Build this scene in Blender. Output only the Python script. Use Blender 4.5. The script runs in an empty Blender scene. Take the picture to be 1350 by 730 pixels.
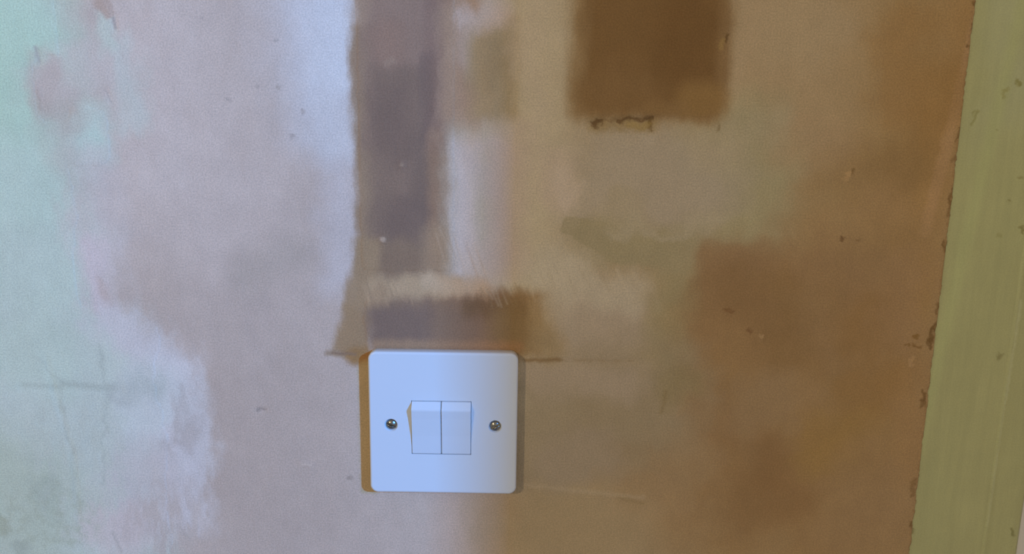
import bpy, bmesh, math, random
from mathutils import Vector, noise

random.seed(4)
sc = bpy.context.scene
col = sc.collection
MM = 0.001
Z0 = 1.2                       # height of the switch centre above the floor

# ------------------------------------------------------------------ camera
CAM = Vector((0.0387, -0.4256, Z0 + 0.1641))
PITCH, ROLL, FPX = 0.1815, 0.0152, 1000.0
fwd = Vector((0, math.cos(PITCH), -math.sin(PITCH)))
rgt0 = Vector((1, 0, 0))
up0 = rgt0.cross(fwd)
rgt = rgt0 * math.cos(ROLL) + up0 * math.sin(ROLL)
upv = up0 * math.cos(ROLL) - rgt0 * math.sin(ROLL)
cd = bpy.data.cameras.new('camera')
cd.sensor_fit = 'HORIZONTAL'
cd.sensor_width = 36.0
cd.lens = 36.0 * FPX / 1350.0
cd.clip_start = 0.01
cam = bpy.data.objects.new('camera', cd)
col.objects.link(cam)
from mathutils import Matrix
m3 = Matrix((rgt, upv, -fwd)).transposed()
cam.matrix_world = Matrix.Translation(CAM) @ m3.to_4x4()
sc.camera = cam

# ------------------------------------------------------------------ light
w = bpy.data.worlds.new('world')
sc.world = w
w.use_nodes = True
bg = w.node_tree.nodes['Background']
bg.inputs['Color'].default_value = (0.260, 0.245, 0.205, 1)     # lamplight bounced round the room
bg.inputs['Strength'].default_value = 1.15

def area(name, loc, target, sx, sy, power, colour):
    l = bpy.data.lights.new(name, 'AREA')
    l.shape = 'RECTANGLE'
    l.size, l.size_y = sx, sy
    l.energy = power
    l.color = colour
    o = bpy.data.objects.new(name, l)
    col.objects.link(o)
    o.location = loc
    d = Vector(target) - Vector(loc)
    o.rotation_euler = d.to_track_quat('-Z', 'Y').to_euler()
    return o

# daylight from a narrow window high on the right, and the room's warm lamp on the left
area('daylight', (2.36, -2.60, Z0 + 1.32), (0, 0, Z0), 0.11, 0.14, 172.0, (0.06, 0.34, 1.0))
pl = bpy.data.lights.new('ceiling_lamp', 'POINT')
pl.energy = 42.0
pl.color = (1.0, 0.80, 0.50)
pl.shadow_soft_size = 0.07
po = bpy.data.objects.new('ceiling_lamp', pl)
col.objects.link(po)
po.location = (-1.25, -2.05, Z0 + 0.95)

vs = sc.view_settings
vs.view_transform = 'Standard'
vs.look = 'None'
vs.exposure = 0.0
vs.gamma = 1.0
vs.use_curve_mapping = False

# ------------------------------------------------------------------ helpers
def W(px, py):
    """point of the wall face (mm right of / above the switch centre) seen at a place of the 1350x730 photograph"""
    d = fwd * FPX + rgt * (px - 675.0) - upv * (py - 365.0)
    t = -CAM.y / d.y
    p = CAM + d * t
    return (p.x * 1000.0, (p.z - Z0) * 1000.0)

def lin(c):
    c /= 255.0
    return c / 12.92 if c <= 0.04045 else ((c + 0.055) / 1.055) ** 2.4

DAY = (0.458, 0.635, 1.08)       # colour of the light left of the door's shadow, and of the lamplight alone
LAMP = (0.400, 0.362, 0.288)
def pig(rgb, light=LAMP):
    """pigment of a surface photographed as rgb under that light"""
    return tuple(min(0.95, lin(c) / l) for c, l in zip(rgb, light)) + (1.0,)

def link(o, parent=None):
    col.objects.link(o)
    if parent is not None:
        o.parent = parent
    return o

def mesh_obj(name, bm, mat, parent=None, smooth=None):
    me = bpy.data.meshes.new(name)
    bm.normal_update()
    bm.to_mesh(me)
    bm.free()
    if smooth:
        for p in me.polygons:
            p.use_smooth = True
    o = bpy.data.objects.new(name, me)
    if mat:
        me.materials.append(mat)
    return link(o, parent)

def bm_box(bm, x0, x1, y0, y1, z0, z1):
    v = [bm.verts.new((x, y, z)) for x in (x0, x1) for y in (y0, y1) for z in (z0, z1)]
    for q in ((0, 1, 3, 2), (4, 6, 7, 5), (0, 4, 5, 1), (2, 3, 7, 6), (0, 2, 6, 4), (1, 5, 7, 3)):
        bm.faces.new([v[i] for i in q])
    return v

def structure(o):
    o['kind'] = 'structure'
    return o

# ------------------------------------------------------------------ materials
def new_mat(name, rough=0.5, colour=(0.8, 0.8, 0.8, 1), metallic=0.0):
    m = bpy.data.materials.new(name)
    m.use_nodes = True
    b = m.node_tree.nodes['Principled BSDF']
    b.inputs['Base Color'].default_value = colour
    b.inputs['Roughness'].default_value = rough
    b.inputs['Metallic'].default_value = metallic
    return m, b

def make_box_group():
    g = bpy.data.node_groups.new('soft_box', 'ShaderNodeTree')
    it = g.interface
    it.new_socket('P', in_out='INPUT', socket_type='NodeSocketVector')
    it.new_socket('Centre', in_out='INPUT', socket_type='NodeSocketVector')
    it.new_socket('Half', in_out='INPUT', socket_type='NodeSocketVector')
    it.new_socket('Angle', in_out='INPUT', socket_type='NodeSocketFloat')
    it.new_socket('Radius', in_out='INPUT', socket_type='NodeSocketFloat')
    it.new_socket('Soft', in_out='INPUT', socket_type='NodeSocketFloat')
    it.new_socket('Strength', in_out='INPUT', socket_type='NodeSocketFloat')
    it.new_socket('Fac', in_out='OUTPUT', socket_type='NodeSocketFloat')
    N, L = g.nodes, g.links
    gi, go = N.new('NodeGroupInput'), N.new('NodeGroupOutput')
    def vm(op, a, b=None):
        n = N.new('ShaderNodeVectorMath'); n.operation = op
        L.new(a, n.inputs[0])
        if b is not None:
            if isinstance(b, tuple): n.inputs[1].default_value = b
            else: L.new(b, n.inputs[1])
        return n
    def ma(op, a, b=None):
        n = N.new('ShaderNodeMath'); n.operation = op
        L.new(a, n.inputs[0])
        if b is not None:
            if isinstance(b, (int, float)): n.inputs[1].default_value = b
            else: L.new(b, n.inputs[1])
        return n.outputs[0]
    s = vm('SUBTRACT', gi.outputs['P'], gi.outputs['Centre']).outputs[0]
    r = N.new('ShaderNodeVectorRotate'); r.rotation_type = 'Z_AXIS'
    L.new(s, r.inputs['Vector']); L.new(gi.outputs['Angle'], r.inputs['Angle'])
    a = vm('ABSOLUTE', r.outputs[0]).outputs[0]
    q = vm('SUBTRACT', a, gi.outputs['Half']).outputs[0]
    sp = N.new('ShaderNodeSeparateXYZ'); L.new(q, sp.inputs[0])
    qx = ma('ADD', sp.outputs[0], gi.outputs['Radius'])
    qy = ma('ADD', sp.outputs[1], gi.outputs['Radius'])
    mx = ma('MAXIMUM', qx, 0.0); my = ma('MAXIMUM', qy, 0.0)
    ln = ma('SQRT', ma('ADD', ma('MULTIPLY', mx, mx), ma('MULTIPLY', my, my)))
    ins = ma('MINIMUM', ma('MAXIMUM', qx, qy), 0.0)
    d = ma('SUBTRACT', ma('ADD', ln, ins), gi.outputs['Radius'])
    h = ma('MULTIPLY', gi.outputs['Soft'], 0.5)
    mr = N.new('ShaderNodeMapRange'); mr.interpolation_type = 'SMOOTHSTEP'
    L.new(d, mr.inputs['Value']); L.new(ma('MULTIPLY', h, -1.0), mr.inputs['From Min']); L.new(h, mr.inputs['From Max'])
    mr.inputs['To Max'].default_value = 0.0
    L.new(gi.outputs['Strength'], mr.inputs['To Min'])
    L.new(mr.outputs[0], go.inputs['Fac'])
    return g
BOX = make_box_group()

class Painter:
    """a procedural wall finish: stains of different pigment laid over each other, all in wall millimetres.
    The list of stains is turned into one node material per tile of the wall, each with only the stains that reach it."""
    REACH = {'none': 0, 'fine': 2, 'mid': 11, 'big': 31, 'brush': 6, 'torn': 18, 'rag': 5}

    def __init__(self, base, rough):
        self.base, self.rough = base, rough
        self.ops = []

    def box_mm(self, cx, cy, hw, hh, colour, soft, strength=1.0, ang=0.0, rad=None, warp='mid', mott=None):
        self.ops.append((cx, cy, hw, hh, colour, soft, strength, ang, min(hw, hh) if rad is None else rad, warp, mott))

    def spot(self, px, py, hw, hh, colour, soft=20, strength=1.0, rot=0.0, rad=None, warp='mid', mott=None):
        """a stain given where the photograph shows it; rot clockwise in degrees"""
        if soft >= 10: soft *= 1.35
        cx, cy = W(px, py)
        x0, _ = W(px - hw, py); x1, _ = W(px + hw, py)
        _, z0 = W(px, py + hh); _, z1 = W(px, py - hh)
        k = (x1 - x0) / (2.0 * hw)
        self.box_mm(cx, cy, abs(x1 - x0) / 2, abs(z1 - z0) / 2, colour, soft * k, strength, rot,
                    None if rad is None else rad * k, warp, mott)

    def line(self, x0, y0, x1, y1, width, colour, soft=4, strength=1.0, warp='fine', mott=None):
        a, b = W(x0, y0), W(x1, y1)
        ln = math.hypot(b[0] - a[0], b[1] - a[1])
        ang = -math.degrees(math.atan2(b[1] - a[1], b[0] - a[0]))
        self.box_mm((a[0] + b[0]) / 2, (a[1] + b[1]) / 2, ln / 2, width * 0.215, colour, soft * 0.43, strength, ang, None, warp, mott)

    def material(self, name, grades, bump, dist, tile=None):
        mat, bsdf = new_mat(name, self.rough, self.base)
        N, L = mat.node_tree.nodes, mat.node_tree.links
        geo = N.new('ShaderNodeNewGeometry')
        sp = N.new('ShaderNodeSeparateXYZ'); L.new(geo.outputs['Position'], sp.inputs[0])
        cx = N.new('ShaderNodeCombineXYZ')
        a = N.new('ShaderNodeMath'); a.operation = 'MULTIPLY'; a.inputs[1].default_value = 1000.0
        L.new(sp.outputs[0], a.inputs[0]); L.new(a.outputs[0], cx.inputs[0])
        b = N.new('ShaderNodeMath'); b.operation = 'MULTIPLY_ADD'; b.inputs[1].default_value = 1000.0; b.inputs[2].default_value = -1000.0 * Z0
        L.new(sp.outputs[2], b.inputs[0]); L.new(b.outputs[0], cx.inputs[1])
        P = cx.outputs[0]

        def tex(vec, size, detail, stretch=None, rough=0.6):
            if stretch:
                mp = N.new('ShaderNodeVectorMath'); mp.operation = 'MULTIPLY'
                L.new(vec, mp.inputs[0]); mp.inputs[1].default_value = stretch
                vec = mp.outputs[0]
            n = N.new('ShaderNodeTexNoise')
            n.noise_dimensions = '2D'
            n.inputs['Scale'].default_value = 1.0 / size
            n.inputs['Detail'].default_value = detail
            n.inputs['Roughness'].default_value = rough
            L.new(vec, n.inputs['Vector'])
            return n

        def warped(vec, size, amp, detail, stretch=None):
            n = tex(vec, size, detail, stretch)
            s = N.new('ShaderNodeVectorMath'); s.operation = 'SUBTRACT'
            L.new(n.outputs['Color'], s.inputs[0]); s.inputs[1].default_value = (0.5, 0.5, 0.5)
            k = N.new('ShaderNodeVectorMath'); k.operation = 'MULTIPLY'
            L.new(s.outputs[0], k.inputs[0]); k.inputs[1].default_value = (amp * 2, amp * 2, 0)
            d = N.new('ShaderNodeVectorMath'); d.operation = 'ADD'
            L.new(vec, d.inputs[0]); L.new(k.outputs[0], d.inputs[1])
            return d.outputs[0]

        cache = {'none': P}
        def warp(kind):
            if kind not in cache:
                if kind == 'fine': v = warped(P, 5.0, 1.2, 2)
                elif kind == 'mid': v = warped(warp('fine'), 26.0, 9.0, 2)
                elif kind == 'big': v = warped(warped(P, 9.0, 5.0, 3), 55.0, 26.0, 2)
                elif kind == 'torn': v = warped(P, 24.0, 15.0, 5, (1.25, 0.75, 1))
                elif kind == 'rag': v = warped(P, 6.0, 3.6, 5)
                else: v = warped(warped(P, 2.2, 0.7, 1, (1.6, 0.5, 1)), 14.0, 4.0, 2, (1.3, 0.5, 1))   # brushed
                cache[kind] = v
            return cache[kind]

        col_ = None
        for (x, y, hw, hh, colour, soft, strength, ang, rad, wk, mott) in self.ops:
            if tile:
                c, s = abs(math.cos(math.radians(ang))), abs(math.sin(math.radians(ang)))
                m = soft / 2 + self.REACH[wk]
                ex, ey = hw * c + hh * s + m, hw * s + hh * c + m
                if x + ex < tile[0] or x - ex > tile[1] or y + ey < tile[2] or y - ey > tile[3]: continue
            g = N.new('ShaderNodeGroup'); g.node_tree = BOX
            if col_ is None:
                L.new(warp(wk), g.inputs['P'])
            else:                       # tie each stain to the one below it, so that they are worked out one after the other
                tie = N.new('ShaderNodeVectorMath'); tie.operation = 'MULTIPLY_ADD'
                L.new(col_, tie.inputs[0]); tie.inputs[1].default_value = (1e-7, 1e-7, 1e-7)
                L.new(warp(wk), tie.inputs[2])
                L.new(tie.outputs[0], g.inputs['P'])
            g.inputs['Centre'].default_value = (x, y, 0)
            g.inputs['Half'].default_value = (hw, hh, 0)
            g.inputs['Angle'].default_value = math.radians(ang)
            g.inputs['Radius'].default_value = rad
            g.inputs['Soft'].default_value = soft
            g.inputs['Strength'].default_value = strength
            fac = g.outputs[0]
            if mott is not None:
                if mott not in cache:
                    n = tex(P, mott[0], 3, mott[3] if len(mott) > 3 else None)
                    mr = N.new('ShaderNodeMapRange')
                    L.new(n.outputs['Fac'], mr.inputs['Value'])
                    mr.inputs['From Min'].default_value = mott[1]; mr.inputs['From Max'].default_value = mott[2]
                    cache[mott] = mr.outputs[0]
                mu = N.new('ShaderNodeMath'); mu.operation = 'MULTIPLY'
                L.new(fac, mu.inputs[0]); L.new(cache[mott], mu.inputs[1])
                fac = mu.outputs[0]
            mx = N.new('ShaderNodeMix'); mx.data_type = 'RGBA'
            L.new(fac, mx.inputs['Factor'])
            if col_ is None: mx.inputs['A'].default_value = self.base
            else: L.new(col_, mx.inputs['A'])
            mx.inputs['B'].default_value = colour
            col_ = mx.outputs['Result']
        if col_ is None:
            rgb = N.new('ShaderNodeRGB'); rgb.outputs[0].default_value = self.base
            col_ = rgb.outputs[0]
        for size, amount, detail, stretch in grades:          # even variation of tone in the finish
            n = tex(P, size, detail, stretch, 0.65)
            m = N.new('ShaderNodeMapRange')
            L.new(n.outputs['Fac'], m.inputs['Value'])
            m.inputs['From Min'].default_value = 0.25; m.inputs['From Max'].default_value = 0.75
            m.inputs['To Min'].default_value = 1 - amount; m.inputs['To Max'].default_value = 1 + amount
            v = N.new('ShaderNodeVectorMath'); v.operation = 'SCALE'
            L.new(col_, v.inputs[0]); L.new(m.outputs[0], v.inputs['Scale'])
            col_ = v.outputs[0]
        L.new(col_, bsdf.inputs['Base Color'])
        n1 = tex(P, 1.6, 2)
        n2 = tex(P, 12.0, 3, (1.0, 0.5, 1))
        ad = N.new('ShaderNodeMath'); ad.operation = 'MULTIPLY_ADD'
        L.new(n2.outputs['Fac'], ad.inputs[0]); ad.inputs[1].default_value = 2.2; L.new(n1.outputs['Fac'], ad.inputs[2])
        bp = N.new('ShaderNodeBump')
        bp.inputs['Strength'].default_value = bump; bp.inputs['Distance'].default_value = dist
        L.new(ad.outputs[0], bp.inputs['Height'])
        L.new(bp.outputs[0], bsdf.inputs['Normal'])
        return mat

def D(r, g, b): return pig((r, g, b), DAY)
def T(r, g, b): return pig((r, g, b), LAMP)

# ---------------- plaster wall finish
p = Painter(D(159, 154, 163), 0.78)
# right of the cable channel the plaster is still drying: browner
p.spot(1000, 365, 345, 900, T(134, 112, 80), 120, rad=40)
p.spot(700, 240, 55, 400, T(150, 132, 102), 70, rad=20)
p.spot(1150, 365, 120, 700, T(127, 100, 62), 160, rad=40, warp='big')
p.spot(1215, 300, 40, 340, T(125, 92, 50), 70, 0.8, rot=6, rad=20)
p.spot(1050, 80, 90, 130, T(137, 113, 80), 110, 0.8)
p.spot(1262, 120, 7, 200, T(140, 106, 70), 8, 0.5, rot=7, warp='fine')
# greenish and pinkish clouds on the drying plaster
p.spot(975, 250, 60, 110, T(131, 118, 84), 70, 0.8, warp='big')
p.spot(850, 235, 110, 66, T(137, 121, 98), 60, 0.8, warp='big')
p.spot(735, 235, 25, 40, T(152, 131, 106), 25, 0.8)
p.spot(740, 365, 60, 40, T(150, 133, 106), 40, 0.8, warp='big')
p.spot(790, 430, 75, 50, T(136, 118, 96), 50, 0.8)
p.spot(900, 420, 45, 100, T(124, 108, 74), 50, 0.8)
# olive skim with a sharp torn lower edge
p.spot(870, 318, 90, 30, T(131, 115, 84), 40, 0.8, rot=4, warp='big')
p.spot(840, 318, 70, 22, T(127, 111, 79), 24, 0.8, rot=10, warp='mid')
p.spot(770, 372, 80, 26, T(150, 134, 108), 30, 0.7, rot=16, warp='torn')
p.spot(776, 302, 36, 12, T(126, 110, 79), 4, 0.75, rot=10, rad=5, warp='fine')
p.spot(796, 319, 40, 15, T(126, 110, 79), 3, 0.85, rot=27, rad=5, warp='fine')
p.spot(842, 329, 46, 20, T(127, 111, 79), 9, 0.8, rot=5, rad=12, warp='fine')
p.spot(890, 325, 40, 18, T(128, 112, 80), 24, 0.7, rot=-6, warp='mid')
p.spot(885, 288, 70, 7, T(141, 125, 98), 16, 0.6, rot=-6, warp='big')
p.spot(745, 245, 14, 24, T(156, 136, 112), 16, 0.6, warp='torn')
# damp cloud on the lower right
p.spot(1050, 480, 135, 155, T(119, 90, 57), 60, 0.9, rad=70, warp='torn')
p.spot(960, 400, 46, 74, T(117, 88, 56), 24, 0.8, rad=30, warp='mid')
p.spot(1090, 600, 190, 160, T(121, 92, 56), 90, 0.85, rad=60, warp='big')
p.spot(975, 350, 60, 35, T(120, 92, 60), 14, 0.6, rad=30)
p.spot(1010, 400, 70, 60, T(108, 80, 46), 60, 0.6, warp='big')
p.spot(1020, 645, 70, 50, T(110, 80, 46), 60, 0.7, warp='big')
p.spot(1080, 390, 50, 40, T(112, 84, 48), 40, 0.5, warp='big')
p.spot(1120, 570, 60, 40, T(122, 92, 46), 50, 0.7, warp='big')
p.spot(1010, 540, 45, 60, T(122, 97, 66), 40, 0.6, rot=30, warp='big')
p.spot(1160, 650, 50, 90, T(124, 96, 62), 70, 0.6, warp='big')
p.spot(1150, 440, 40, 40, T(113, 82, 42), 50, 0.5, warp='big')
for x, y, a_, b_, c_, st in ((1190, 90, 40, 80, (122, 88, 46), .5), (1225, 170, 26, 90, (116, 84, 42), .5), (1070, 190, 60, 30, (134, 108, 76), .5), (1150, 230, 60, 40, (120, 92, 56), .5),
                             (1190, 215, 40, 26, (116, 88, 50), .5), (1060, 40, 60, 50, (138, 116, 84), .6), (985, 40, 22, 90, (142, 118, 86), .5), (1000, 170, 40, 26, (134, 118, 88), .6),
                             (1130, 290, 70, 30, (128, 98, 62), .5), (1180, 330, 40, 50, (122, 94, 58), .5), (1110, 350, 50, 24, (120, 92, 58), .5), (940, 190, 36, 30, (140, 122, 92), .5),
                             (1100, 520, 34, 40, (124, 96, 58), .4), (930, 560, 40, 50, (118, 90, 58), .5), (960, 640, 50, 60, (114, 86, 52), .5), (1130, 690, 70, 30, (122, 94, 60), .6),
                             (1200, 560, 24, 90, (126, 94, 56), .5), (1060, 470, 60, 22, (108, 80, 44), .4), (900, 700, 60, 24, (124, 98, 64), .6), (1080, 440, 16, 60, (124, 96, 62), .5),
                             (1190, 400, 30, 60, (126, 96, 62), .6), (1150, 510, 50, 30, (118, 86, 44), .5), (1010, 610, 24, 40, (110, 80, 46), .5), (870, 600, 40, 40, (126, 102, 70), .5)):
    p.spot(x, y, a_, b_, T(*c_), 36, st, rot=(x * 7 + y) % 50 - 25, warp='torn')
# area right of and under the switch
p.spot(790, 560, 125, 88, T(121, 103, 76), 60, 0.85, rad=40, warp='big')
p.spot(770, 500, 80, 22, T(135, 116, 92), 26, 0.8)
p.spot(765, 605, 50, 40, T(127, 108, 84), 40, 0.7, warp='big')
p.spot(870, 650, 70, 60, T(126, 98, 64), 60, 0.7, warp='big')
p.spot(760, 700, 110, 45, T(130, 108, 76), 50, 0.8)
p.spot(895, 508, 28, 20, T(116, 98, 64), 22, 0.6, rot=-30)
p.line(872, 545, 878, 515, 4, T(106, 86, 52), 7, 0.5)
p.line(690, 639, 850, 656, 5, T(140, 120, 92), 9, 0.45)
p.line(812, 655, 850, 664, 4, T(112, 92, 58), 8, 0.5)
# left side: old pale paint scraped and smeared
p.spot(340, 330, 140, 420, D(157, 152, 162), 150, 0.8, rad=40, warp='big')
p.spot(230, 150, 110, 200, D(170, 167, 180), 120, 0.8, warp='big')
p.spot(355, 620, 90, 140, D(152, 146, 154), 120, 0.7, warp='big')
p.spot(355, 345, 60, 22, D(146, 144, 152), 40, 0.5, rot=-25)
p.spot(442, 50, 62, 130, D(176, 188, 218), 110, 0.95, rad=40, rot=-8)
p.spot(450, 260, 26, 130, D(166, 168, 188), 40, 0.8, rad=14)
p.spot(440, 120, 26, 100, D(172, 182, 208), 40, 0.6)
# old paint (pale green), scraped back to the plaster along a ragged diagonal
p.spot(190, 120, 60, 150, D(172, 170, 184), 60, 0.8, warp='torn', mott=(26.0, 0.35, 0.6))
p.spot(20, 200, 85, 420, D(162, 188, 197), 60, 0.95, rad=30, warp='torn')
p.spot(60, 430, 78, 130, D(162, 183, 194), 46, 0.9, rad=30, warp='torn')
p.spot(80, 600, 130, 180, D(164, 181, 194), 60, 0.95, rad=60, warp='torn')
p.spot(60, 460, 60, 60, D(160, 182, 190), 50, 0.7, warp='big')
p.spot(5, 40, 75, 130, D(155, 188, 190), 90, 0.8, warp='big')
p.spot(20, 660, 90, 90, D(152, 169, 170), 90, 0.8, warp='big')
p.spot(112, 185, 34, 44, D(163, 188, 200), 30, 0.9, warp='mid')
p.spot(122, 195, 14, 22, D(160, 193, 202), 20, 0.7, warp='mid')
p.spot(165, 110, 20, 66, D(166, 180, 194), 30, 0.7, warp='torn')
p.spot(136, 40, 11, 28, D(163, 192, 201), 14, 0.5, rot=-10)
p.spot(130, 300, 34, 110, D(170, 172, 190), 40, 0.7, warp='torn')
p.spot(128, 365, 20, 44, D(176, 174, 196), 26, 0.8, warp='torn')
p.spot(150, 395, 8, 26, D(160, 150, 158), 12, 0.6, rot=-20, warp='torn')
# whitish smear along the edge of the paint
p.spot(190, 450, 74, 24, D(174, 179, 202), 30, 0.85, rot=36, rad=14, warp='torn')
p.spot(235, 545, 34, 84, D(174, 181, 204), 30, 0.85, rot=-12, warp='torn')
p.spot(195, 540, 40, 56, D(169, 182, 203), 36, 0.8, warp='torn')
p.spot(248, 630, 28, 78, D(171, 175, 197), 26, 0.85, warp='torn', mott=(12.0, 0.25, 0.5, (1.8, 0.5, 1)))
p.spot(190, 650, 52, 66, D(168, 170, 190), 40, 0.75, warp='torn')
p.spot(150, 700, 46, 40, D(172, 168, 186), 34, 0.7, warp='torn')
p.spot(225, 690, 60, 50, D(158, 155, 166), 40, 0.7, warp='torn', mott=(9.0, 0.35, 0.6, (1.8, 0.5, 1)))
p.spot(120, 560, 26, 70, D(160, 176, 190), 30, 0.6, warp='torn')
p.spot(100, 610, 60, 80, D(160, 174, 184), 40, 0.6, warp='torn', mott=(9.0, 0.4, 0.62, (1.5, 0.6, 1)))
p.spot(60, 690, 70, 50, D(146, 160, 160), 40, 0.6, warp='torn', mott=(7.0, 0.45, 0.65))
p.spot(250, 570, 12, 20, D(152, 152, 166), 16, 0.7, warp='torn')
p.spot(238, 535, 6, 26, D(156, 158, 174), 10, 0.6, rot=-8, warp='torn')
p.spot(225, 590, 10, 12, D(158, 160, 176), 12, 0.6, warp='torn')
# bare pink showing through the old paint
p.spot(66, 112, 22, 44, D(161, 153, 163), 24, 0.9, rot=-8)
p.spot(84, 152, 20, 30, D(158, 157, 167), 26, 0.7, rot=-20)
p.spot(95, 95, 45, 40, D(170, 172, 188), 40, 0.6, warp='big')
p.spot(78, 195, 22, 40, D(160, 168, 178), 30, 0.6)
p.spot(134, 6, 13, 14, D(156, 147, 153), 8, 0.9)
p.line(149, 22, 152, 38, 4, D(134, 134, 146), 4, 0.7)
p.line(47, 62, 52, 84, 3, D(140, 148, 164), 5, 0.7)
p.line(140, 120, 147, 134, 2, D(144, 148, 164), 5, 0.6)
p.line(50, 118, 54, 146, 2, D(140, 134, 140), 5, 0.5)
# hairline cracks and smears low on the left
p.line(60, 470, 78, 540, 2.5, D(146, 162, 170), 6, 0.5, 'mid')
p.line(78, 530, 96, 600, 2.5, D(146, 160, 170), 6, 0.5, 'mid')
p.line(95, 595, 104, 690, 2.5, D(146, 160, 168), 6, 0.45, 'mid')
p.line(138, 455, 137, 640, 4, D(146, 160, 170), 7, 0.5, 'mid')
p.line(28, 508, 80, 511, 6, D(146, 163, 172), 11, 0.55)
p.line(80, 504, 150, 514, 8, D(144, 160, 170), 12, 0.65)
p.spot(172, 512, 34, 12, D(150, 164, 178), 22, 0.6, warp='torn')
p.spot(165, 530, 16, 9, D(150, 162, 176), 16, 0.5, warp='torn')
p.spot(55, 650, 26, 20, D(138, 154, 158), 24, 0.5, warp='big')
p.spot(30, 722, 14, 9, D(136, 150, 154), 10, 0.6)
p.spot(4, 690, 6, 10, D(136, 146, 140), 8, 0.6)
p.line(148, 700, 160, 728, 4, D(146, 148, 160), 6, 0.6)
p.line(232, 690, 250, 712, 3, D(148, 148, 160), 5, 0.5)
# ---------------- cable channel: dark damp strip with a foot over the switch
p.spot(548, 60, 83, 125, D(142, 128, 120), 22, rad=10, warp='brush')
p.spot(528, 225, 60, 190, D(128, 114, 104), 12, rad=10, warp='brush')
p.spot(540, 70, 62, 130, D(120, 105, 104), 24, 0.9, rad=10, warp='brush')
p.spot(575, 60, 14, 140, D(112, 98, 100), 22, 0.7, warp='brush')
p.spot(602, 88, 22, 86, D(141, 129, 125), 26, 0.9, warp='brush')
p.spot(612, 40, 14, 40, D(150, 140, 138), 20, 0.5, warp='torn')
p.spot(528, 205, 40, 118, D(109, 96, 93), 22, 0.95, rad=16, warp='brush')
p.spot(520, 160, 26, 60, D(100, 87, 86), 30, 0.6, warp='torn')
p.spot(562, 130, 8, 60, D(98, 86, 88), 12, 0.6, warp='brush')
p.spot(535, 285, 34, 40, D(98, 86, 86), 30, 0.7, warp='torn')
p.spot(525, 225, 40, 16, D(116, 102, 98), 20, 0.4, warp='torn')
p.spot(556, 250, 14, 80, D(101, 89, 88), 20, 0.6, warp='brush')
p.spot(510, 55, 22, 32, D(124, 106, 102), 20, 0.8, warp='brush')
p.spot(513, 82, 9, 4, D(134, 120, 116), 8, 0.55, rot=-25, warp='fine')
p.spot(575, 260, 10, 90, D(124, 106, 98), 12, 0.7, warp='brush')
p.spot(520, 340, 45, 22, D(112, 98, 90), 26, 0.9, warp='brush')
p.spot(586, 335, 20, 46, D(136, 122, 110), 26, 0.8, rot=-12, warp='brush')
# the pale strip right of it
p.spot(624, 272, 28, 98, D(154, 164, 174), 36, 0.9, rad=14, warp='brush')
p.spot(613, 275, 15, 90, D(170, 175, 198), 18, 0.95, rad=8, warp='brush')
p.spot(618, 185, 22, 26, D(158, 152, 152), 36, 0.5, warp='torn')
p.spot(634, 352, 20, 28, D(168, 170, 186), 26, 0.7, rot=-15, warp='brush')
p.spot(650, 60, 38, 46, T(145, 125, 102), 26, 0.6, warp='brush')
p.spot(651, 92, 31, 66, T(129, 106, 70), 20, 0.92, rad=12, warp='brush')
p.spot(645, 78, 22, 34, T(121, 98, 62), 24, 0.7, warp='mid')
p.spot(632, 92, 14, 62, T(140, 104, 58), 18, 0.4, warp='brush')
p.spot(700, 80, 22, 130, T(150, 131, 104), 40, 0.7, warp='big')
p.spot(664, 270, 24, 96, T(149, 127, 106), 40, 0.85, warp='mid')
p.spot(640, 18, 36, 16, T(152, 126, 98), 22, 0.7, warp='torn')
# flare to the left, the brushed band and the foot
p.spot(474, 395, 18, 80, D(132, 117, 102), 12, 0.95, rot=8, rad=8, warp='brush')
p.spot(466, 440, 20, 34, D(130, 114, 98), 14, 0.95, rot=22, rad=8, warp='brush')
p.spot(452, 467, 24, 4, D(122, 108, 98), 8, 0.8, rot=4, warp='fine')
p.spot(474, 470, 18, 12, D(128, 104, 74), 12, 0.9, warp='fine')
p.spot(600, 425, 112, 42, D(118, 103, 94), 14, rad=6, warp='brush')
p.spot(700, 430, 26, 40, T(126, 100, 64), 26, 0.95, rot=-22, rad=8, warp='brush')
p.spot(722, 455, 20, 24, T(126, 104, 72), 22, 0.8, rot=-30, warp='brush')
p.spot(532, 428, 46, 26, D(104, 92, 92), 22, 0.95, rad=10, warp='brush')
p.spot(606, 430, 40, 26, D(112, 100, 96), 26, 0.9, warp='brush')
p.spot(650, 406, 44, 12, D(98, 84, 70), 16, 0.8, warp='brush')
p.spot(672, 430, 26, 36, T(106, 80, 46), 26, 0.9, warp='brush')
p.spot(590, 455, 100, 6, D(134, 116, 104), 10, 0.7, warp='fine')
p.spot(545, 379, 62, 13, D(152, 138, 124), 14, 0.95, rad=8, rot=-3, warp='brush')
p.spot(602, 376, 46, 11, D(162, 151, 142), 14, 0.8, rot=6, warp='brush')
p.spot(500, 388, 16, 14, D(138, 122, 108), 14, 0.8, rot=-30, warp='brush')
rs = random.Random(11)
for i in range(16):                                   # brush scratches round the foot
    x = 478 + i * 4.2 + rs.uniform(-3, 3)
    y = 374 + rs.uniform(-6, 8)
    p.line(x, y, x + rs.uniform(6, 11), y + rs.uniform(18, 32), 1.6, D(150, 134, 122) if rs.random() < .6 else D(112, 99, 90), 3.5, 0.25, 'none')
for i in range(14):
    x = 572 + i * 4.5 + rs.uniform(-3, 3)
    y = 300 + i * 2.5 + rs.uniform(-12, 12)
    p.line(x, y, x + rs.uniform(14, 20), y + rs.uniform(38, 56), 1.6, D(172, 166, 166) if rs.random() < .6 else D(138, 124, 114), 4, 0.2, 'none')
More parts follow.
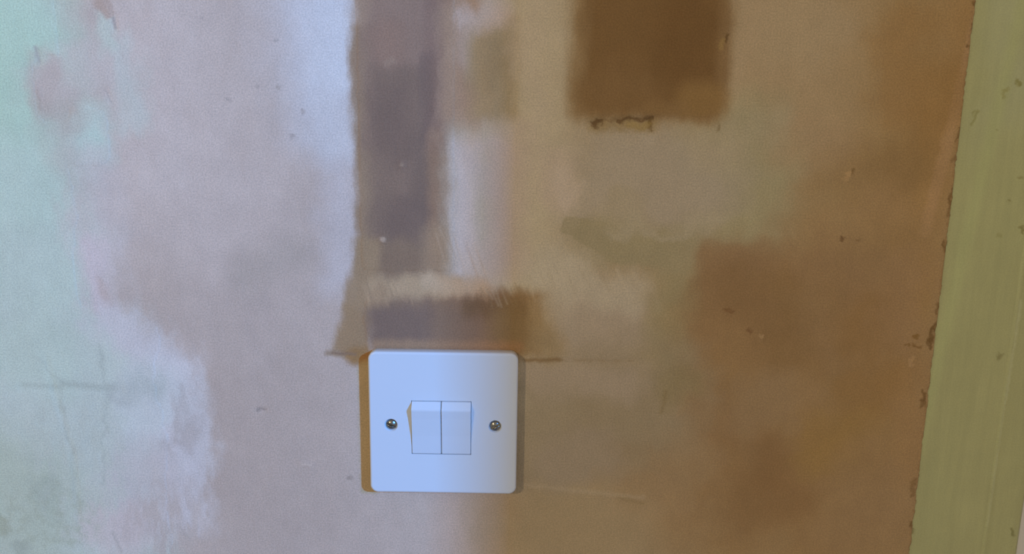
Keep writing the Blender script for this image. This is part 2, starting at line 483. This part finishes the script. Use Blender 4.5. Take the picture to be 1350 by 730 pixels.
for i in range(14):
    x = 632 + i * 5 + rs.uniform(-3, 3)
    y = 376 + rs.uniform(-4, 8)
    p.line(x, y, x + rs.uniform(6, 11), y + rs.uniform(14, 26), 2, T(112, 88, 56) if rs.random() < .5 else T(146, 124, 92), 4, 0.35, 'none')
for i in range(22):
    x = 690 + i * 7 + rs.uniform(-4, 4)
    y = 352 + rs.uniform(-8, 14)
    p.line(x, y, x + rs.uniform(7, 13), y + rs.uniform(16, 30), 2, T(156, 138, 110) if rs.random() < .5 else T(130, 112, 84), 5, 0.22, 'none')
p.line(436, 465, 470, 467, 4, D(112, 98, 92), 6, 0.8)
p.line(690, 475, 740, 474, 5, T(104, 78, 44), 6, 0.8)
p.line(735, 474, 835, 476, 4, T(118, 96, 66), 6, 0.5, 'fine', (6.0, 0.35, 0.6))
p.spot(504, 316, 4, 3, D(160, 148, 146), 4, 0.7, warp='fine')
p.spot(530, 217, 3, 3, D(132, 120, 116), 4, 0.5, warp='fine')
# brown tint painted where the plate's left shadow falls, to warm that shadow
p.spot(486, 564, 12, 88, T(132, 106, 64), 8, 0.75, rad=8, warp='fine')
p.spot(640, 690, 24, 60, D(140, 136, 134), 40, 0.6, warp='mid')  # greyer tone below the switch
# ---------------- dark square patch, still wet
p.spot(858, 58, 106, 104, T(118, 92, 58), 20, rad=16, warp='brush')
p.spot(862, 52, 92, 100, T(97, 69, 35), 22, 0.95, rad=22, warp='brush')
p.spot(905, 50, 46, 70, T(90, 62, 29), 40, 0.7, warp='mid')
p.spot(815, 120, 55, 26, T(104, 76, 42), 30, 0.8, warp='mid')
p.spot(925, 132, 34, 24, T(112, 83, 44), 20, 0.85, warp='fine')
p.spot(880, 142, 30, 8, T(110, 82, 46), 12, 0.7, warp='fine')
p.spot(955, 60, 10, 50, T(112, 84, 50), 12, 0.5, warp='fine')
p.line(957, 56, 960, 44, 3, T(74, 50, 20), 4, 0.8)
p.line(949, 66, 955, 50, 4, T(124, 96, 52), 4, 0.7)
p.spot(822, 165, 46, 8, T(118, 95, 58), 11, 0.7, rad=4, warp='rag')
p.line(777, 163, 796, 159, 7, T(80, 56, 28), 5, 0.9, 'rag')
p.line(796, 157, 818, 158, 3, T(96, 70, 38), 4, 0.6, 'rag')
p.line(814, 160, 862, 156, 5, T(80, 56, 28), 5, 0.85, 'rag')
p.line(855, 158, 860, 172, 7, T(84, 60, 26), 6, 0.85, 'rag')
p.spot(842, 166, 18, 4, T(122, 98, 54), 6, 0.6, warp='rag')
# ---------------- nicks and filler blobs
for x, y, a, b, r, c in ((386, 180, 3, 2, 20, D(128, 126, 138)), (362, 52, 2, 3, 0, D(136, 136, 150)), (344, 540, 6, 2, -10, D(112, 108, 116)),
                         (461, 630, 3, 4, 0, D(122, 116, 122)), (302, 132, 4, 2, 20, D(138, 136, 148)), (398, 146, 3, 4, -30, D(136, 134, 146)),
                         (366, 115, 3, 4, 0, D(142, 140, 150)), (268, 25, 2, 2, 0, D(140, 138, 152)), (340, 114, 2, 3, 0, D(142, 140, 152)),
                         (1109, 315, 3, 5, 10, T(86, 58, 30)), (1131, 316, 2, 2, 0, T(100, 72, 40)), (1117, 232, 5, 6, 20, T(142, 110, 70)),
                         (1124, 228, 2, 5, 20, T(96, 70, 36)), (988, 436, 4, 2, 40, T(94, 64, 36)), (1004, 444, 3, 2, 0, T(140, 110, 74)),
                         (948, 168, 2, 6, 10, T(108, 88, 56)), (961, 408, 8, 2, 10, T(96, 66, 36)), (1205, 442, 4, 4, 0, T(98, 68, 26)),
                         (1196, 455, 4, 1.5, 0, T(92, 62, 24)), (1208, 455, 5, 1.5, 6, T(92, 62, 24)), (1200, 474, 3, 8, 20, T(136, 104, 66))):
    p.spot(x, y, a, b, c, 4, 0.55 if x < 470 else 0.75, rot=r, warp='rag')
p.line(395, 610, 410, 613, 3, D(172, 166, 174), 4, 0.7)
p.line(410, 607, 428, 602, 2, D(170, 164, 172), 4, 0.5)
# crumbling joint against the door trim
for x, y, l, s in ((1280, 8, 6, 1), (1277, 38, 5, 1), (1272, 62, 3, 1), (1260, 176, 9, .9), (1255, 210, 4, .5), (1251, 262, 14, .9), (1247, 280, 6, .7), (1241, 325, 8, .9),
                   (1232, 405, 8, .8), (1229, 430, 7, 1), (1226, 440, 9, 1), (1223, 450, 9, 1), (1215, 520, 6, 1), (1214, 530, 7, .8),
                   (1201, 640, 14, .6), (1199, 687, 5, 1), (1204, 700, 3, .5)):
    p.line(x + l * .12, y - l, x - l * .12, y + l, 5, T(88, 62, 28), 4, 0.85 * s, 'rag')
for y0, y1 in ((0, 160), (180, 260), (280, 420), (470, 620), (640, 730)):
    a = 1283 - y0 * 0.1178 - 2; b = 1283 - y1 * 0.1178 - 2
    p.line(a, y0, b, y1, 2, T(104, 74, 38), 3, 0.5, 'fine', (5.0, 0.4, 0.65))
TILE_X = [-9999, -215, -165, -115, -65, -25, 15, 60, 110, 160, 210, 255, 9999]
TILE_Z = [-9999, -60, -15, 30, 80, 130, 180, 225, 9999]
PLASTER = {}
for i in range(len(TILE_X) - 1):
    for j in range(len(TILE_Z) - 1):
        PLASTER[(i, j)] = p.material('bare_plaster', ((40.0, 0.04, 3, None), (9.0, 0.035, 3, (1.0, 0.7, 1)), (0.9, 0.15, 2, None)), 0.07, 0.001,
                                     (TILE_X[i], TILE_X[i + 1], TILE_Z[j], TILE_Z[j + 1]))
def plaster_faces(me):
    slots = {}
    for pg in me.polygons:
        c = pg.center
        i = sum(1 for t in TILE_X[1:-1] if c.x * 1000 > t)
        j = sum(1 for t in TILE_Z[1:-1] if (c.z - Z0) * 1000 > t)
        if (i, j) not in slots:
            slots[(i, j)] = len(slots)
            me.materials.append(PLASTER[(i, j)])
        pg.material_index = slots[(i, j)]

# ---------------- pale green trim paint
q = Painter(T(132, 125, 80), 0.5)
q.spot(1290, 650, 60, 200, T(130, 122, 78), 200, 0.9, warp='big')
q.spot(1330, 60, 30, 120, T(135, 130, 92), 80, 0.7, warp='big')
q.spot(1244, 430, 8, 420, T(138, 134, 84), 12, 0.6, rot=6.5, warp='fine')
for x, y, a, b, r, c in ((1340, 110, 3, 5, 0, (104, 94, 42)), (1281, 155, 2, 10, 12, (112, 104, 56)), (1322, 122, 2, 8, 10, (120, 112, 62)),
                         (1315, 468, 3, 5, 20, (104, 94, 54)), (1343, 234, 2, 2, 0, (104, 92, 48)), (1328, 264, 2, 2, 0, (100, 90, 46)),
                         (1344, 300, 2, 3, 0, (96, 84, 40)), (1346, 305, 2, 3, 0, (96, 84, 40)), (1334, 700, 3, 5, -20, (96, 88, 46)),
                         (1315, 310, 2, 3, 0, (120, 112, 66)), (1312, 170, 1.5, 2, 0, (116, 108, 62)), (1203, 698, 2, 4, 0, (104, 92, 50))):
    q.spot(x, y, a, b, T(*c), 4, 0.75, rot=r, warp='rag')
q.line(1343, 395, 1322, 530, 4, T(150, 144, 104), 5, 0.55)  # brighter lines painted along the bead as its highlight
q.line(1322, 530, 1298, 690, 3, T(146, 139, 98), 5, 0.4)
GREEN = q.material('green_trim_paint', ((9.0, 0.05, 3, (1.6, 0.12, 1)), (30.0, 0.04, 3, None), (0.9, 0.05, 1, None)), 0.10, 0.0008)
WHITE_PAINT, _ = new_mat('white_gloss_paint', 0.35, (0.86, 0.80, 0.74, 1))
FLOOR, fb = new_mat('bare_floor', 0.7, (0.30, 0.26, 0.20, 1))
def wood(mat, b):
    N, L = mat.node_tree.nodes, mat.node_tree.links
    t = N.new('ShaderNodeTexNoise'); t.inputs['Scale'].default_value = 6
    r = N.new('ShaderNodeValToRGB'); L.new(t.outputs['Fac'], r.inputs[0])
    r.color_ramp.elements[0].color = (0.24, 0.20, 0.15, 1); r.color_ramp.elements[1].color = (0.36, 0.31, 0.25, 1)
    L.new(r.outputs[0], b.inputs['Base Color'])
wood(FLOOR, fb)

# ------------------------------------------------------------------ the wall
EDGE = 0.2824                                        # where the plaster meets the door trim
def edge_x(z):
    n = noise.noise(Vector((3.1, 0, z * 160))) * 0.0006 + noise.noise(Vector((9.1, 0, z * 600))) * 0.0004
    return EDGE + n

def sstep(a, b, x):
    t = max(0.0, min(1.0, (x - a) / (b - a)))
    return t * t * (3 - 2 * t)

def seg_d(px, pz, a, b):
    ax, az = a; bx, bz = b
    dx, dz = bx - ax, bz - az
    t = max(0, min(1, ((px - ax) * dx + (pz - az) * dz) / (dx * dx + dz * dz + 1e-9)))
    return math.hypot(px - ax - t * dx, pz - az - t * dz)

def box_d(x, z, cx, cz, hw, hh, r):
    qx, qz = abs(x - cx) - hw + r, abs(z - cz) - hh + r
    return math.hypot(max(qx, 0), max(qz, 0)) + min(max(qx, qz), 0) - r

def L2(x0, y0, x1, y1): return W(x0, y0), W(x1, y1)
# (line, half width mm, height mm): ledges, cracks and hollows in the plaster
RELIEF = [(L2(778, 162, 796, 159), 1.6, -1.3), (L2(814, 159, 861, 157), 1.3, -1.4), (L2(857, 158, 860, 171), 1.4, -1.0),
          (L2(776, 155, 865, 152), 1.5, 0.5),
          (L2(690, 640, 840, 656), 2.2, 0.35), (L2(690, 476, 840, 477), 1.6, -0.4), (L2(436, 466, 480, 468), 1.6, -0.45),
          (L2(60, 470, 78, 540), 0.9, -0.35), (L2(78, 540, 96, 600), 0.9, -0.35), (L2(96, 600, 104, 690), 0.9, -0.35),
          (L2(28, 510, 160, 514), 1.8, -0.35), (L2(150, 20, 152, 38), 1.0, -0.5), (L2(47, 62, 52, 84), 0.9, -0.4),
          (L2(140, 120, 147, 134), 0.8, -0.4), (L2(1109, 312, 1109, 318), 1.2, -0.8), (L2(1115, 232, 1120, 230), 1.8, 0.6),
          (L2(340, 540, 348, 541), 1.1, -0.6), (L2(1002, 443, 1006, 446), 1.0, 0.5), (L2(985, 434, 991, 438), 0.9, -0.5),
          (L2(394, 609, 410, 614), 0.8, 0.4), (L2(503, 316, 505, 316), 1.3, 0.6), (L2(529, 217, 531, 218), 1.3, 0.5),
          (L2(957, 57, 960, 44), 1.0, -0.6), (L2(1226, 428, 1221, 458), 1.2, -0.8), (L2(1215, 512, 1212, 534), 1.0, -0.7),
          (L2(740, 296, 766, 325), 1.2, 0.10), (L2(766, 325, 830, 350), 1.2, 0.10), (L2(1205, 440, 1207, 446), 1.2, -0.5),
          (L2(133, 0, 146, 18), 1.0, 0.3), (L2(44, 84, 54, 150), 0.9, 0.2)]
def height(x, z):
    """mm of plaster in front of the wall plane at x, z (metres from the switch centre)"""
    X, Zm = x * 1000, z * 1000
    h = noise.noise(Vector((X / 90, Zm / 90, 1.7))) * 0.45
    h += noise.noise(Vector((X / 22, Zm / 40, 5.2))) * 0.10
    if -310 < X < 300 and -110 < Zm < 280:
        h += noise.noise(Vector((X / 6, Zm / 9, 8.8))) * 0.035
        for (a, b), wd, ht in RELIEF:
            if abs(X - (a[0] + b[0]) / 2) > 45 or abs(Zm - (a[1] + b[1]) / 2) > 45: continue
            d = seg_d(X, Zm, a, b)
            if d < wd * 2:
                h += ht * (1 - sstep(0, wd * 2, d)) * (0.7 + 0.5 * noise.noise(Vector((X / 3, Zm / 3, 2))))
    # flat behind the switch, and run up flush with the trim
    k = 1 - sstep(44, 62, max(abs(X), abs(Zm)))
    h = h * (1 - k) - 0.05 * k
    e = sstep(0.262, 0.281, x)
    h = h * (1 - e) + e * (2.6 + 0.25 * noise.noise(Vector((X / 4, Zm / 6, 3))))
    return h

def seq(stops):
    out = []
    for a, b, st in stops:
        n = max(1, int(round((b - a) / st)))
        out += [a + (b - a) * i / n for i in range(n)]
    out.append(stops[-1][1])
    return out
XS = seq([(-1.6, -0.35, 0.06), (-0.35, 0.262, 0.0016), (0.262, 0.2790, 0.001), (0.2790, 0.2860, 0.0004), (0.2860, 0.312, 0.013)])
ZS = seq([(-1.2, -0.14, 0.06), (-0.14, 0.30, 0.0016), (0.30, 1.2, 0.06)])

def wall_y(x, z):
    ex = edge_x(z)
    y = -height(x, z) * MM
    if x > ex: y += sstep(0, 0.0005, x - ex) * 0.006
    return y

verts, faces = [], []
HT = {}
nx, nz = len(XS), len(ZS)
for j, z in enumerate(ZS):
    for i, x in enumerate(XS):
        y = wall_y(x, z)
        HT[(i, j)] = y
        verts.append((x, y, Z0 + z))
for j in range(nz - 1):
    for i in range(nx - 1):
        a = j * nx + i
        faces.append((a, a + 1, a + nx + 1, a + nx))
# thickness: sides and back
ring = [i for i in range(nx)] + [j * nx + nx - 1 for j in range(1, nz)] + [(nz - 1) * nx + i for i in range(nx - 2, -1, -1)] + [j * nx for j in range(nz - 2, 0, -1)]
b0 = len(verts)
for r in ring:
    v = verts[r]; verts.append((v[0], 0.11, v[2]))
n = len(ring)
for k in range(n):
    k2 = (k + 1) % n
    faces.append((ring[k2], ring[k], b0 + k, b0 + k2))
faces.append(tuple(b0 + k for k in range(n)))
me = bpy.data.meshes.new('wall_back')
me.from_pydata(verts, [], faces)
for pg in me.polygons: pg.use_smooth = len(pg.vertices) == 4
plaster_faces(me)
wall = structure(link(bpy.data.objects.new('wall_back', me)))
wall['label'] = 'bare patchy plaster wall, brown and damp on the right, pale scraped paint on the left'

def patch(name, label, dist, lift=0.12):
    """a filled or skimmed area of the wall: its own skin of plaster, its feathered rim sunk into the wall"""
    idx, vs_, fs_ = {}, [], []
    inside = {}
    def ins(i, j):
        if (i, j) not in inside:
            x, z = XS[i] * 1000, ZS[j] * 1000
            inside[(i, j)] = dist(x + 1.5 * noise.noise(Vector((x / 7, z / 7, 4))), z + 1.5 * noise.noise(Vector((x / 7, z / 7, 6)))) 
        return inside[(i, j)]
    I = [i for i, x in enumerate(XS) if -0.34 < x < 0.26]
    J = [j for j, z in enumerate(ZS) if -0.135 < z < 0.295]
    for j in J[:-1]:
        for i in I[:-1]:
            c = [(i, j), (i + 1, j), (i + 1, j + 1), (i, j + 1)]
            if min(ins(*k) for k in c) < 0:
                f = []
                for k in c:
                    if k not in idx:
                        idx[k] = len(vs_)
                        d = ins(*k)
                        l = lift * sstep(0.4, -2.2, d) - 0.5 * sstep(-0.6, 0.8, d) if d > -2.2 else lift
                        vs_.append((XS[k[0]], HT[k] - l * MM, Z0 + ZS[k[1]]))
                    f.append(idx[k])
                fs_.append(tuple(f))
    # closed underside 3 mm inside the wall
    edges = {}
    for f in fs_:
        for a, b in zip(f, f[1:] + f[:1]):
            edges[(a, b)] = 1
    rim = [(a, b) for (a, b) in edges if (b, a) not in edges]
    low = {}
    for a, b in rim:
        for k in (a, b):
            if k not in low:
                low[k] = len(vs_); v = vs_[k]; vs_.append((v[0], v[1] + 0.003, v[2]))
    for a, b in rim: fs_.append((b, a, low[a], low[b]))
    m = bpy.data.meshes.new(name)
    m.from_pydata(vs_, [], fs_)
    for pg in m.polygons: pg.use_smooth = True
    plaster_faces(m)
    o = link(bpy.data.objects.new(name, m), wall)
    o['label'] = label
    return o

def pbox(px, py, hw, hh, rad):
    cx, cz = W(px, py); x0, _ = W(px - hw, py); x1, _ = W(px + hw, py); _, z0 = W(px, py + hh); _, z1 = W(px, py - hh)
    return lambda x, z: box_d(x, z, cx, cz, (x1 - x0) / 2, (z1 - z0) / 2, rad)
sq = pbox(858, 50, 104, 108, 8)
patch('square_patch', 'dark brown damp square of fresh plaster, chipped along its lower edge', sq)
ch = pbox(535, 110, 66, 262, 5)
patch('channel_fill', 'dark damp vertical strip of plaster filling the cable channel above the switch', ch)
ft = pbox(590, 430, 112, 39, 5)
patch('channel_fill_foot', 'short dark damp band of plaster directly above the switch', lambda x, z: max(ft(x, z), -(ch(x, z) - 1.0)), 0.10)
blob = pbox(812, 316, 58, 24, 6)
patch('skim_patch', 'thin olive skim of plaster with a torn lower edge', blob, 0.05)
pa = pbox(20, 200, 72, 300, 8); pb = pbox(70, 600, 150, 190, 20); pc = pbox(112, 180, 34, 42, 10)
pk = pbox(68, 118, 20, 42, 8)
def paint_d(x, z):
    wob = 7 * noise.noise(Vector((x / 24, z / 40, 11)))
    return max(min(pa(x + wob, z), pb(x + wob, z), pc(x, z)), -pk(x, z))
patch('old_paint', 'remains of old pale green paint at the left of the wall', paint_d, 0.08)

# ------------------------------------------------------------------ door trim, lining, door, floor
TR = W(1347.0, 700)[0] * MM                            # outer edge of the trim
def profile_extrude(name, prof, z0, z1, mat, steps=1, wob=0.0):
    bm = bmesh.new()
    rows = []
    for s in range(steps + 1):
        z = z0 + (z1 - z0) * s / steps
        rows.append([bm.verts.new((x, y + (noise.noise(Vector((x * 40, 0, z * 9))) * wob if y < 0 else 0), z)) for x, y in prof])
    for a, b in zip(rows[:-1], rows[1:]):
        for k in range(len(prof)):
            k2 = (k + 1) % len(prof)
            bm.faces.new((a[k], a[k2], b[k2], b[k]))
    bm.faces.new(rows[0][::-1]); bm.faces.new(rows[-1])
    bmesh.ops.recalc_face_normals(bm, faces=bm.faces)
    return mesh_obj(name, bm, mat)
bead = W(1300, 680)[0] * MM
xl = EDGE - 0.002
prof = [(xl, 0.018), (xl, -0.0018), (bead - 0.0016, -0.0022), (bead - 0.0006, -0.0030), (bead + 0.0004, -0.0030), (bead + 0.0012, -0.0018),
        (TR - 0.006, -0.0016), (TR - 0.003, -0.0010), (TR - 0.001, 0.0006), (TR, 0.003), (TR, 0.018)]
trim = structure(profile_extrude('trim_1', prof, 0.0, Z0 + 0.86, GREEN, 60, 0.0004))
trim['label'] = 'flat pale green painted door trim with small chips and drips'
lin_prof = [(TR - 0.004, 0.004), (TR + 0.024, 0.004), (TR + 0.024, 0.11), (TR - 0.004, 0.11)]
lining = structure(profile_extrude('trim_2', lin_prof, 0.0, Z0 + 0.84, WHITE_PAINT))
lining['label'] = 'white painted door lining beyond the green trim'

# the door stands open into the room; its edge cuts off the daylight right of the switch
door = structure(bpy.data.objects.new('door_1', None))
link(door)
door.location = (TR + 0.026, -0.004, 0.008)
OPEN = math.radians(20.42)
door.rotation_euler = (0, 0, -math.pi / 2 + OPEN)       # local +X runs from the hinge to the free edge
door['label'] = 'white panelled door standing open'
DW, DH = 0.722, 1.99
bm = bmesh.new()
bm_box(bm, 0.0, DW, 0.0, 0.036, 0.0, DH)
mesh_obj('door_leaf', bm, WHITE_PAINT, door)
for z0, z1 in ((0.22, 0.86), (1.02, 1.82)):
    for x0, x1 in ((0.10, 0.33), (0.39, 0.62)):
        bm = bmesh.new()
        v = bm_box(bm, x0, x1, -0.004, 0.040, z0, z1)
        bmesh.ops.bevel(bm, geom=bm.edges[:], offset=0.0035, segments=2, affect='EDGES')
        mesh_obj('door_panel', bm, WHITE_PAINT, door)
BRASS, _ = new_mat('worn_brass', 0.3, (0.7, 0.55, 0.3, 1), 1.0)
bm = bmesh.new()
for s in (-1, 1):
    bmesh.ops.create_uvsphere(bm, u_segments=20, v_segments=12, radius=0.024, matrix=Matrix.Translation((DW - 0.06, 0.018 + s * 0.062, 1.0)))
    bmesh.ops.create_cone(bm, cap_ends=True, segments=16, radius1=0.010, radius2=0.010, depth=0.05,
                          matrix=Matrix.Translation((DW - 0.06, 0.018 + s * 0.036, 1.0)) @ Matrix.Rotation(math.pi / 2, 4, 'X'))
mesh_obj('door_handle', bm, BRASS, door, True)
bm = bmesh.new()
bm_box(bm, -1.6, 2.6, -3.2, 0.11, -0.06, 0.0)
structure(mesh_obj('floor', bm, FLOOR))

# ------------------------------------------------------------------ the light switch
PLASTIC, pb_ = new_mat('white_plastic', 0.32, (0.80, 0.80, 0.79, 1))
ROCK, _ = new_mat('white_rocker_plastic', 0.38, (0.79, 0.79, 0.785, 1))
DARK, _ = new_mat('shadowed_inside', 0.8, (0.12, 0.12, 0.13, 1))
STEEL, sb_ = new_mat('nickel_plated_steel', 0.26, (0.34, 0.32, 0.29, 1), 1.0)
def add_grain(m, b, size, amt):
    N, L = m.node_tree.nodes, m.node_tree.links
    t = N.new('ShaderNodeTexNoise'); t.inputs['Scale'].default_value = size; t.inputs['Detail'].default_value = 3
    tc = N.new('ShaderNodeTexCoord'); L.new(tc.outputs['Object'], t.inputs['Vector'])
    bp = N.new('ShaderNodeBump'); bp.inputs['Strength'].default_value = amt; bp.inputs['Distance'].default_value = 0.0004
    L.new(t.outputs['Fac'], bp.inputs['Height']); L.new(bp.outputs[0], b.inputs['Normal'])
add_grain(PLASTIC, pb_, 300, 0.04)

sw = bpy.data.objects.new('light_switch', None)
link(sw)
sw.location = (0, 0, Z0)
sw['label'] = 'white two-gang plastic light switch with square plate and two screws'
sw['category'] = 'light switch'

def rounded(half, r, n=8):
    pts = []
    for cx, cz, a0 in ((1, 1, 0), (-1, 1, 90), (-1, -1, 180), (1, -1, 270)):
        for k in range(n + 1):
            a = math.radians(a0 + 90 * k / n)
            pts.append((cx * (half - r) + r * math.cos(a), cz * (half - r) + r * math.sin(a)))
    return pts
def boolean_cut(o, cutter):
    md = o.modifiers.new('cut', 'BOOLEAN'); md.operation = 'DIFFERENCE'; md.solver = 'EXACT'; md.object = cutter
    dg = bpy.context.evaluated_depsgraph_get()
    me2 = bpy.data.meshes.new_from_object(o.evaluated_get(dg))
    o.modifiers.remove(md)
    old = o.data; o.data = me2; me2.name = o.name
    bpy.data.meshes.remove(old)
    bpy.data.objects.remove(cutter)

HALF, THK, BEV, RC = 43.0, 8.2, 1.3, 4.6
bm = bmesh.new()
prof = [(0.5, 0.2), (0.0, 0.9), (0.0, THK - BEV)] + [(BEV * (1 - math.cos(a)), THK - BEV + BEV * math.sin(a)) for a in (math.radians(22), math.radians(45), math.radians(68), math.radians(90))]
rows = [[bm.verts.new((x * MM, -y * MM, z * MM)) for x, z in rounded(HALF - i, RC - i)] for i, y in prof]
for a, b in zip(rows[:-1], rows[1:]):
    for k in range(len(a)):
        k2 = (k + 1) % len(a)
        f = bm.faces.new((a[k], a[k2], b[k2], b[k])); f.smooth = True
bm.faces.new(rows[-1]); bm.faces.new(rows[0][::-1])
bmesh.ops.recalc_face_normals(bm, faces=bm.faces)
plate = mesh_obj('faceplate', bm, PLASTIC, sw)
# opening for the rockers and countersunk screw cups
RX, RZ = -1.0, -2.2                # centre of the rockers
OW, OH = 17.38, 16.36               # half size of the opening
SX, SZ = 30.2, -0.9
bm = bmesh.new()
bm_box(bm, (RX - OW) * MM, (RX + OW) * MM, -0.02, -0.0025, (RZ - OH) * MM, (RZ + OH) * MM)
for s in (-1, 1):
    bmesh.ops.create_cone(bm, cap_ends=True, segments=32, radius1=4.5 * MM, radius2=2.6 * MM, depth=3.4 * MM,
                          matrix=Matrix.Translation((s * SX * MM, (-THK + 0.5) * MM, SZ * MM)) @ Matrix.Rotation(-math.pi / 2, 4, 'X'))
bmesh.ops.recalc_face_normals(bm, faces=bm.faces)
cutter = mesh_obj('cut', bm, None, sw)
bpy.context.view_layer.update()
boolean_cut(plate, cutter)

# rockers: pushed in at the bottom, standing out at the top
def rocker(cx, label=None):
    bm = bmesh.new()
    hw = 8.45
    pf = [(-16.0, -3.0), (-16.0, -8.1), (-15.65, -8.35), (-4.5, -9.35), (6.3, -10.85), (11.3, -11.75), (12.0, -11.7), (15.75, -8.7), (16.0, -8.3), (16.0, -3.0)]
    a = [bm.verts.new(((cx - hw) * MM, y * MM, (RZ + z) * MM)) for z, y in pf]
    b = [bm.verts.new(((cx + hw) * MM, y * MM, (RZ + z) * MM)) for z, y in pf]
    for k in range(len(pf)):
        k2 = (k + 1) % len(pf)
        bm.faces.new((a[k], a[k2], b[k2], b[k]))
    bm.faces.new(a[::-1]); bm.faces.new(b)
    bmesh.ops.recalc_face_normals(bm, faces=bm.faces)
    es = [e for e in bm.edges if abs(e.verts[0].co.x - e.verts[1].co.x) < 1e-6]
    bmesh.ops.bevel(bm, geom=es, offset=0.22 * MM, segments=2, affect='EDGES')
    return mesh_obj('rocker', bm, ROCK, sw)
rocker(RX - 8.65)
rocker(RX + 8.65)
bm = bmesh.new()
bm_box(bm, (RX - OW + .05) * MM, (RX + OW - .05) * MM, -0.0064, -0.0024, (RZ - OH + .05) * MM, (RZ + OH - .05) * MM)  # box set near the front, its dark colour imitating shade in the gaps
mesh_obj('gap_shade_liner', bm, DARK, sw)['label'] = 'dark liner imitating the shade in the gap round the rockers'

def screw(x, ang):
    bm = bmesh.new()
    pf = [(0.02, 1.15), (0.9, 1.08), (1.8, 0.82), (2.4, 0.45), (2.9, 0.1), (3.05, -0.2), (2.6, -0.9), (1.6, -1.6), (0.02, -1.6)]
    rows = []
    for r, y in pf:
        rows.append([bm.verts.new((r * MM * math.cos(t), -y * MM, r * MM * math.sin(t))) for t in [2 * math.pi * k / 28 for k in range(28)]])
    for a, b in zip(rows[:-1], rows[1:]):
        for k in range(28):
            f = bm.faces.new((a[k], a[(k + 1) % 28], b[(k + 1) % 28], b[k])); f.smooth = True
    bm.faces.new(rows[0][::-1]); bm.faces.new(rows[-1])
    bmesh.ops.recalc_face_normals(bm, faces=bm.faces)
    o = mesh_obj('screw', bm, STEEL)
    bm = bmesh.new()
    bm_box(bm, -0.004, 0.004, -0.003, 0.0003, -0.5 * MM, 0.5 * MM)
    c = mesh_obj('cut', bm, None)
    c.rotation_euler = (0, ang, 0)
    bpy.context.view_layer.update()
    boolean_cut(o, c)
    o.parent = sw
    o.location = (x * MM, (-THK + 0.75) * MM, SZ * MM)
    o['label'] = 'slotted raised-head metal screw'
    return o
screw(-SX, math.radians(24))
screw(SX, math.radians(-28))
